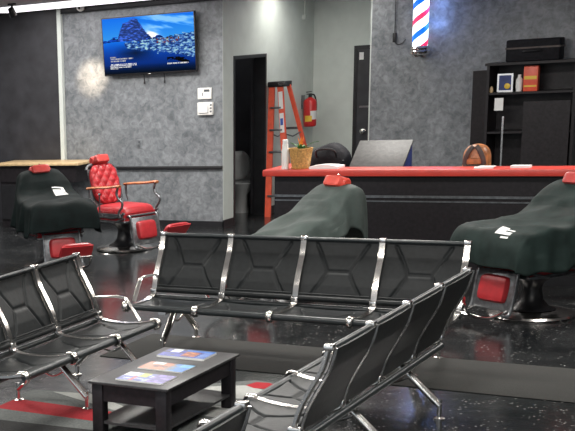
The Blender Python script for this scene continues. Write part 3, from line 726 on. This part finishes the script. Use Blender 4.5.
    bm = B(); pad(bm, .22, .30, .035, Matrix.Translation((.395, 0, .262)) @ Matrix.Rotation(math.radians(78), 4, 'Y'), 14, 14, round_=.2); obj('leg_pad', bm, M['redvinyl'], lr)
    # foot rest
    bm = B(); tube(bm, smooth_path([(.42, -.17, .10), (.60, -.17, .07), (.78, -.17, .12), (.86, -.17, .22)]), .012, 8); tube(bm, smooth_path([(.42, .17, .10), (.60, .17, .07), (.78, .17, .12), (.86, .17, .22)]), .012, 8)
    tube(bm, [(.60, -.17, .07), (.60, .17, .07)], .012, 8); tube(bm, [(.86, -.17, .22), (.86, .17, .22)], .014, 8); obj('foot_rest_bracket', bm, M['chrome'], t)
    bm = B(); mf = Matrix.Translation((.88, 0, .285)) @ Matrix.Rotation(math.radians(-52), 4, 'Y'); pad(bm, .20, .36, .04, mf, 14, 14); bx(bm, -.09, .09, -.17, .17, -.02, -.004, M_=mf); obj('foot_rest', bm, M['redvinyl'], t)
    return t
ch1 = barber_chair('red tufted barber chair with wooden arms standing uncovered by the grey wall', (-7.43, 13.50, 0), math.radians(-20))
def chair_copy(label, loc, rz):
    c = copy_tree(ch1); c.location = loc; c.rotation_euler = (0, 0, rz); c['label'] = label; return c
ch2 = chair_copy('barber chair with orange-red headrest under the grey-green cape by the counter', (-4.25, 10.83, 0), math.radians(-120))
ch3 = chair_copy('barber chair at the right end showing a red leg pad under a black cape', (-2.39, 11.06, 0), math.radians(-122))
ch0 = chair_copy('barber chair under a black cape in front of the wooden topped station', (-7.56, 12.10, 0), math.radians(-42))
for c_ in (ch2, ch3, ch0):                      # their arms lie under the capes, out of sight
    for a_ in [o for o in c_.children if o.name.startswith(('armrest', 'lever'))]:
        for g_ in list(a_.children): bpy.data.objects.remove(g_)
        bpy.data.objects.remove(a_)
for g_ in [o for o in ch2.children if o.name.startswith('headrest')]:
    g_.data = g_.data.copy(); g_.data.materials[0] = M['orangered']

def cape(name, label, secs, m, loc, rz, seed, hemvar=.02, fold=.024, mark=None):
    """secs: (x, top z, half width, hem z, flare)"""
    # resample sections
    n = 46; rows = []
    P = [Vector(s[:3]) for s in secs]; Q = [Vector((s[3], s[4], 0)) for s in secs]
    P = smooth_path(P, 8); Q = smooth_path(Q, 8)
    bm = B(); G = []
    for i, (p, q) in enumerate(zip(P, Q)):
        x, top, w = p; hem, fl = q.x, q.y; row = []
        for k in range(n + 1):
            ph = 2 * k / n - 1; s = 1 if ph >= 0 else -1; a = abs(ph)
            if a < .42:
                f = a / .42; y = s * w * f; z = top - .035 * f ** 4 - .02 * (1 - f) * (top < .9)
            else:
                f = (a - .42) / .58; z = top - .035 - (top - .035 - hem) * f
                y = s * (w + fl * (f ** .7))
                fd = math.sin(x * 34 + seed + s * 2) * .5 + math.sin(x * 19 + seed * 2.3 + f * 2) * .6
                y += s * fold * fd * f
                z += hemvar * math.sin(x * 16 + seed) * f
            nz = noise.noise(Vector((x * 5, y * 5, seed + z * 3)))
            if x > -.25: z -= .020 * abs(math.sin(x * 9 + y * 7 + seed)) * (a < .75)
            row.append((x + .012 * nz, y, z + .016 * nz * (a < .6)))
        G.append(row)
    T = [[bm.verts.new(c) for c in r] for r in G]
    for i in range(len(T) - 1):
        for k in range(n): bm.faces.new((T[i][k], T[i + 1][k], T[i + 1][k + 1], T[i][k + 1]))
    if mark:
        for f in bm.faces:
            q = f.calc_center_median()
            if mark[0] < q.x < mark[1] and mark[2] < q.z < mark[3] and .08 < q.y * mark[4] < .21 and math.sin(q.x * 150) + math.sin(q.z * 210 + q.x * 90) > -.5: f.material_index = 1
    o = obj(name, bm, [m, M['paper']], smooth=True, angle=80)
    md = o.modifiers.new('thick', 'SOLIDIFY'); md.thickness = .004; md.offset = 1
    o.location = loc; o.rotation_euler = (0, 0, rz)
    return tag(o, label, 'cape', 'barber capes')
S2 = [(-.60, .50, .18, .36, .02), (-.57, .80, .21, .38, .02), (-.53, .98, .225, .42, .03), (-.46, 1.035, .235, .60, .05), (-.36, 1.02, .245, .66, .06), (-.26, .95, .262, .66, .06), (-.14, .86, .27, .62, .06), (.02, .79, .275, .55, .05), (.18, .73, .27, .48, .05), (.28, .69, .25, .44, .04), (.35, .66, .23, .42, .04), (.40, .58, .21, .40, .03), (.415, .42, .20, .36, .02)]
cape('barber_cape', 'grey-green cape draped over the barber chair in front of the counter', S2, M['cape'], ch2.location, ch2.rotation_euler.z, 1.3)
S3 = [(-.62, .50, .20, .38, .02), (-.58, .82, .24, .40, .03), (-.54, 1.0, .24, .44, .04), (-.46, 1.055, .235, .48, .09), (-.36, 1.03, .24, .46, .12), (-.27, .94, .29, .46, .10), (-.16, .85, .34, .44, .06), (-.02, .805, .355, .43, .05), (.14, .795, .36, .43, .05), (.31, .79, .36, .42, .05), (.46, .77, .36, .42, .04), (.53, .66, .36, .46, .03), (.545, .50, .35, .46, .02)]
c3 = cape('barber_cape', 'black cape over the barber chair at the right end of the counter', S3, M['capedark'], ch3.location, ch3.rotation_euler.z, 2.1, mark=(.40, .50, .68, .76, 1))
c0 = cape('barber_cape', 'black cape with a small white mark over the leftmost barber chair', S3, M['capeblack'], ch0.location, ch0.rotation_euler.z, 4.4, mark=(-.20, -.06, .76, .90, 1))

# ------------------------------------------------------------------ tandem benches
S = .568
PROF = [(.171, .868), (.160, .82), (.140, .755), (.106, .69), (.066, .615), (.036, .55), (.018, .49), (.006, .445), (-.012, .415), (-.05, .398)]
SEATP = [(-.05, .398), (-.14, .388), (-.25, .388), (-.35, .398), (-.42, .412), (-.452, .416)]
def prof_pt(P_, t):
    n = len(P_) - 1; f = min(max(t, 0), 1) * n; i = min(int(f), n - 1); a, b = P_[i], P_[i + 1]; q = f - i
    d = Vector((b[0] - a[0], b[1] - a[1])).normalized()
    return Vector((a[0] + (b[0] - a[0]) * q, a[1] + (b[1] - a[1]) * q)), Vector((-d.y, d.x))
def seg_dist(px_, py_, ax, ay, bx_, by_):
    dx, dy = bx_ - ax, by_ - ay; t = max(0, min(1, ((px_ - ax) * dx + (py_ - ay) * dy) / (dx * dx + dy * dy)))
    return math.hypot(px_ - ax - t * dx, py_ - ay - t * dy)
def xpattern(u, v):
    """raised seams: short middle bar and four arms running to the corners"""
    segs = [(.34, .5, .64, .5), (.34, .5, .14, .10), (.34, .5, .14, .90), (.64, .5, .84, .10), (.64, .5, .84, .90)]
    d = min(seg_dist(u, v * .75, a, b * .75, c, e * .75) for a, b, c, e in segs)
    return math.exp(-(d / .016) ** 2)
def make_bench(label, group, n, arms, stations, yf, yr, ym=-.16):
    t = thing('tandem_bench', label, 'waiting bench', (0, 0, 0), 0, group)
    # backrest + seat shapes, one of each, shared by the repeats
    def backf(off, em):
        def f(u, v):
            p, nn = prof_pt(PROF, .02 + .78 * v)
            c = math.sin(PI * u) * .006
            o = off + (-.012 * em * xpattern(u, v) if em else 0)
            x = .016 + (S - .032) * u
            return Vector((x, p.x + .020 + c - (o if em else -.014), p.y))
        return f
    bmb = B(); closed_grid(bmb, lambda u, v: backf(.0, 1)(u, v), lambda u, v: backf(0, 0)(u, v), 78, 48)
    p0, _ = prof_pt(PROF, .02); p1, _ = prof_pt(PROF, .80)
    tube(bmb, [(.013, p1.x + .014, p1.y + .012), (S - .013, p1.x + .014, p1.y + .012)], .022, 12)
    tube(bmb, [(.03, p1.x - .004, p1.y + .05), (S - .03, p1.x - .004, p1.y + .05)], .006, 8)
    bk = obj('backrest', bmb, M['vinyl'], t, angle=60)
    bmt = B(); tube(bmt, [(.004, .176, .862), (S - .004, .176, .862)], .015, 12); tp = obj('top_roll', bmt, M['roll'], bk)
    def seatf(top):
        def f(u, v):
            p, nn = prof_pt(SEATP, v)
            sag = -.012 * math.sin(PI * u)
            z = p.y + sag + (-.013 * xpattern(u, v) if top else -.022) + .002
            return Vector((.013 + (S - .026) * u, p.x, z))
        return f
    bms = B(); closed_grid(bms, seatf(1), seatf(0), 78, 48)
    st = obj('seat', bms, M['vinyl'], t, angle=60)
    bmt = B(); tube(bmt, [(.012, -.452, .398), (S - .012, -.452, .398)], .024, 14); rl = obj('front_roll', bmt, M['roll'], st)
    # side frame
    bmf = B(); full = [tuple(v.xy) for v in smooth_path([Vector((a, b, 0)) for a, b in PROF + SEATP[1:]], 4)]
    strip(bmf, full, -.020, .020, .020)
    tube(bmf, [(0, y + .036, z) for y, z in [tuple(v.xy) for v in smooth_path([Vector((a, b, 0)) for a, b in PROF], 4)]], .008, 8)
    fr = obj('side_frame', bmf, M['chrome'], t)
    bmc = B(); tube(bmc, smooth_path([(0, -.425, .428), (0, -.47, .432), (0, -.488, .405), (0, -.478, .372), (0, -.455, .366)]), .012, 8, flat=(.023, .010)); obj('hook', bmc, M['chrome'], fr)
    bmc = B(); bx(bmc, -.024, .024, .150, .196, .852, .884, bevel=.006); obj('end_cap', bmc, M['chrome'], fr)
    bmc = B(); bx(bmc, -.026, .026, -.018, .05, .43, .462, bevel=.005); obj('joint', bmc, M['chrome'], fr)
    for i in range(1, n):
        for s_ in (bk, st):
            c = s_.copy(); COL.objects.link(c); c.location.x = i * S
            for g in s_.children: gc = g.copy(); COL.objects.link(gc); gc.parent = c
    for i in range(1, n + 1):
        c = fr.copy(); COL.objects.link(c); c.location.x = i * S
        for g in fr.children: gc = g.copy(); COL.objects.link(gc); gc.parent = c
    for i in arms:
        bm = B(); x = i * S
        path = smooth_path([(x, .05, .562), (x, -.06, .574), (x, -.17, .580), (x, -.225, .568), (x, -.25, .54), (x, -.30, .47), (x, -.335, .418)], 6)
        tube(bm, path, .012, 10, flat=(.018, .0095)); obj('armrest', bm, M['chrome'], t)
    bm = B(); bx(bm, .02, n * S - .02, -.235, -.165, .325, .372, bevel=.008); obj('beam', bm, M['steel'], t)
    bm = B(); tube(bm, [(-.012, .034, .388), (n * S + .012, .034, .388)], .020, 12); obj('rear_rail', bm, M['roll'], t)
    for sx in stations:
        bm = B()
        for ye in (yf, yr):
            dy = 1 if ye > ym else -1
            tube(bm, [(sx, ym + dy * .02, .33), (sx, ye, .085)], .02, 12, flat=(.028, .021))
            tube(bm, [(sx, ye, .125), (sx, ye, .012)], .014, 10); lathe(bm, [(0, 0), (.034, 0), (.034, .008), (.012, .016), (0, .016)], sx, ye, 16)
        tube(bm, smooth_path([(sx, ym + (yf - ym) * .35, .245), (sx, ym, .205), (sx, ym + (yr - ym) * .35, .245)]), .009, 8)
        bx(bm, sx - .03, sx + .03, min(ym, -.17) - .04, ym + .05, .30, .335)
        obj('leg', bm, M['chrome'], t)
    return t
G = 'black tandem waiting benches'
bA = make_bench('black four-seat bench facing the camera, farthest from it', G, 4, [0], [.17, 2.05], -.20, .38, ym=.06)
bA.location = (-4.652, 8.921, 0)
bB = make_bench('black four-seat bench seen from behind, running away to the right', G, 4, [], [S * 4 - 2.0, S * 4 - 1.05], -.42, .12)
bB.location = (-2.267, 5.743 + 4 * S, 0); bB.rotation_euler.z = -PI / 2
bC = make_bench('black bench with chrome arm at the left, its seats facing the coffee table', G, 3, [3], [3 * S - .12, .80], -.42, .12)
bC.location = (-4.596, 7.947 - 3 * S, 0); bC.rotation_euler.z = PI / 2
bD = make_bench('black bench in the near corner of which only a backrest top shows', G, 2, [], [.3, .85], -.42, .12)
bD.location = (-2.042 - .171, 4.637, 0); bD.rotation_euler.z = -PI / 2

# ------------------------------------------------------------------ coffee table
TX, TY, TW, TL, TH = -3.849, 6.502, .531, 1.008, .352
t = thing('coffee_table', 'low black wooden coffee table with a lower shelf on the patterned rug', 'coffee table', (TX, TY, 0))
bm = B(); bx(bm, 0, TW, 0, TL, TH - .016, TH, bevel=.003); obj('tabletop', bm, M['tabletop'], t)
for x in (.018, TW - .088):
    for y in (.018, TL - .088):
        bm = B(); bx(bm, x, x + .07, y, y + .07, .006, TH - .016, bevel=.002); obj('leg', bm, M['laminate'], t)
bm = B(); a = TH - .125
bx(bm, .088, TW - .088, .03, .048, a, TH - .016); bx(bm, .088, TW - .088, TL - .048, TL - .03, a, TH - .016); bx(bm, .03, .048, .088, TL - .088, a, TH - .016); bx(bm, TW - .048, TW - .03, .088, TL - .088, a, TH - .016)
obj('apron', bm, M['laminate'], t)
bm = B(); bx(bm, .088, TW - .088, .03, TL - .03, .085, .10); bx(bm, .03, .088, .088, TL - .088, .085, .10); bx(bm, TW - .088, TW - .03, .088, TL - .088, .085, .10); obj('shelf', bm, M['tabletop'], t)

# magazines
def cov_a(u, v):
    n = noise.fractal(Vector((u * 6, v * 6, 1)), 1, 2, 3)
    c = [.12, .22, .55] if n > 0 else [.30, .36, .62]
    if n > .25: c = [.62, .66, .85]
    if u > .62: c = [.30, .22, .55] if n < .1 else [.52, .46, .75]
    if .32 < u < .5 and v > .5: c = [.60, .62, .18]
    if u < .22 and v > .55: c = [.85, .86, .86]
    if .25 < u < .34 and v < .5: c = [.65, .25, .25]
    return [x ** 1.3 for x in c]
def cov_b(u, v):
    n = noise.fractal(Vector((u * 5, v * 5, 7)), 1, 2, 3)
    k = max(0, min(1, (u - .5 + n * .15) * 4))
    c = [a + (b - a) * k for a, b in zip((.72, .46, .30), (.16, .50, .78))]
    if .2 < u < .6 and .3 < v < .7 and n > .12: c = [.42, .22, .14]
    if .12 < u < .36 and v > .72: c = [.86, .86, .84]
    if u > .75 and v > .6: c = [.40, .68, .85]
    return [x ** 1.3 for x in c]
def cov_c(u, v):
    n = noise.fractal(Vector((u * 6, v * 6, 3)), 1, 2, 3)
    c = [.10, .25, .70] if n > -.1 else [.06, .12, .40]
    if .45 < u < .75 and .15 < v < .75: c = [.60, .30, .18] if n < .1 else [.80, .55, .28]
    if u > .80 or v < .10: c = [.55, .68, .88] if int(v * 12) % 2 else [.18, .30, .62]
    if .12 < u < .32 and v > .6: c = [.85, .87, .88]
    if v > .82 and u > .4: c = [.20, .50, .80]
    return [x ** 1.3 for x in c]
def magazine(label, fn, x, y, w, h, rz, th):
    t = thing('magazine', label, 'magazine', (x, y, TH), rz, 'magazines on the coffee table')
    bm = B(); bx(bm, -w / 2, w / 2, -h / 2, h / 2, .0003, th - .0008); obj('pages', bm, M['paper'], t)
    bm = B(); ly = bm.loops.layers.color.new('Col'); picture_grid(bm, ly, w, h, 60, 44, fn, Matrix.Translation((0, 0, th))); obj('cover', bm, M['cover'], t, smooth=False)
    return t
MAGS = [('magazine with a purple and blue cover, nearest the table end', cov_a, -3.548, 6.682, .335, .205, .00, .010),
        ('magazine with a tan and light blue cover, between the other two', cov_b, -3.568, 6.985, .325, .195, -.02, .008),
        ('thick magazine with a deep blue cover, at the far end of the table', cov_c, -3.600, 7.330, .345, .215, .02, .014)]
for a in MAGS: magazine(a[0], a[1], a[2], a[3], a[4] * .93, a[5] * .93, a[6], a[7])

# ------------------------------------------------------------------ rug and floor mat
bm = B()
OUT = [(-4.75, 5.6), (-3.28, 5.6), (-3.24, 6.9), (-3.28, 8.02), (-3.34, 8.16), (-3.50, 8.18), (-3.72, 7.98), (-3.98, 7.62), (-4.28, 7.42), (-4.78, 7.32)]
lo_ = [bm.verts.new((x, y, .0005)) for x, y in OUT]; hi_ = [bm.verts.new((x, y, .004)) for x, y in OUT]
bm.faces.new(hi_); bm.faces.new(lo_)
for k in range(len(OUT)): bm.faces.new((lo_[k], lo_[(k + 1) % len(OUT)], hi_[(k + 1) % len(OUT)], hi_[k]))
def poly(pts, mi, z=.0046):
    vs = [bm.verts.new((x, y, z)) for x, y in pts]; f = bm.faces.new(vs); f.material_index = mi
poly([(-4.75, 7.06), (-4.75, 6.80), (-3.95, 6.80), (-3.62, 6.98), (-3.90, 7.04)], 2)
poly([(-4.62, 7.33), (-4.36, 7.39), (-3.85, 7.12), (-3.62, 7.05), (-3.70, 6.99), (-3.92, 7.05)], 1)
poly([(-4.75, 6.55), (-4.75, 6.35), (-4.0, 6.35), (-3.7, 6.6), (-3.9, 6.62)], 3)
poly([(-3.75, 7.60), (-3.30, 7.70), (-3.30, 7.93), (-3.50, 8.02), (-3.70, 7.90)], 1)
poly([(-3.50, 8.02), (-3.42, 7.97), (-3.32, 7.98), (-3.31, 8.10), (-3.38, 8.14), (-3.47, 8.13)], 2, .0052)
poly([(-3.9, 7.2), (-3.28, 7.2), (-3.28, 7.5), (-3.7, 7.35)], 1)
poly([(-4.4, 5.9), (-3.5, 5.9), (-3.5, 6.15), (-4.2, 6.15)], 2)
t = tag(obj('area_rug', bm, [M['ruggrey'], M['rugwhite'], M['rugred'], M['rugblack']], smooth=False), 'grey rug with white and red shapes under the coffee table', 'rug')
bm = B(); bx(bm, -4.87, 1.5, 8.42, 9.30, .0005, .006, bevel=.002)
tag(obj('floor_mat', bm, M['mat_']), 'long dark matte floor runner under the farthest bench', 'floor mat')

# ------------------------------------------------------------------ world, camera
w = bpy.data.worlds.new('daylight'); scene.world = w; w.use_nodes = True
w.node_tree.nodes['Background'].inputs['Color'].default_value = (.82, .91, 1.0, 1)
w.node_tree.nodes['Background'].inputs['Strength'].default_value = 1.0

f_px, pitch, roll, cx, cy, Hc, th = 1268.96, .2454, -.0659, -100.97, 388.73, 2.2509, -.6866
C_, S_ = math.cos(th), math.sin(th)
fwd0 = Vector((S_, C_, 0)); R = Vector((C_, -S_, 0)); Zu = Vector((0, 0, 1))
F = fwd0 * math.cos(pitch) - Zu * math.sin(pitch); U = fwd0 * math.sin(pitch) + Zu * math.cos(pitch)
c, s = math.cos(roll), math.sin(roll)
X = R * c + U * s; Y = U * c - R * s
cam = bpy.data.cameras.new('camera'); co = bpy.data.objects.new('camera', cam); COL.objects.link(co)
mw = Matrix((X, Y, -F)).transposed().to_4x4(); mw.translation = Vector((0, 0, Hc)); co.matrix_world = mw
cam.sensor_fit = 'HORIZONTAL'; cam.sensor_width = 36; cam.lens = f_px / 575 * 36
cam.shift_x = (287.5 - cx) / 575; cam.shift_y = (cy - 215.5) / 575
cam.clip_start = .05; cam.clip_end = 100
scene.camera = co
scene.view_settings.view_transform = 'Standard'; scene.view_settings.look = 'None'
scene.view_settings.gamma = 1; scene.view_settings.use_curve_mapping = False
scene.view_settings.exposure = 0.0
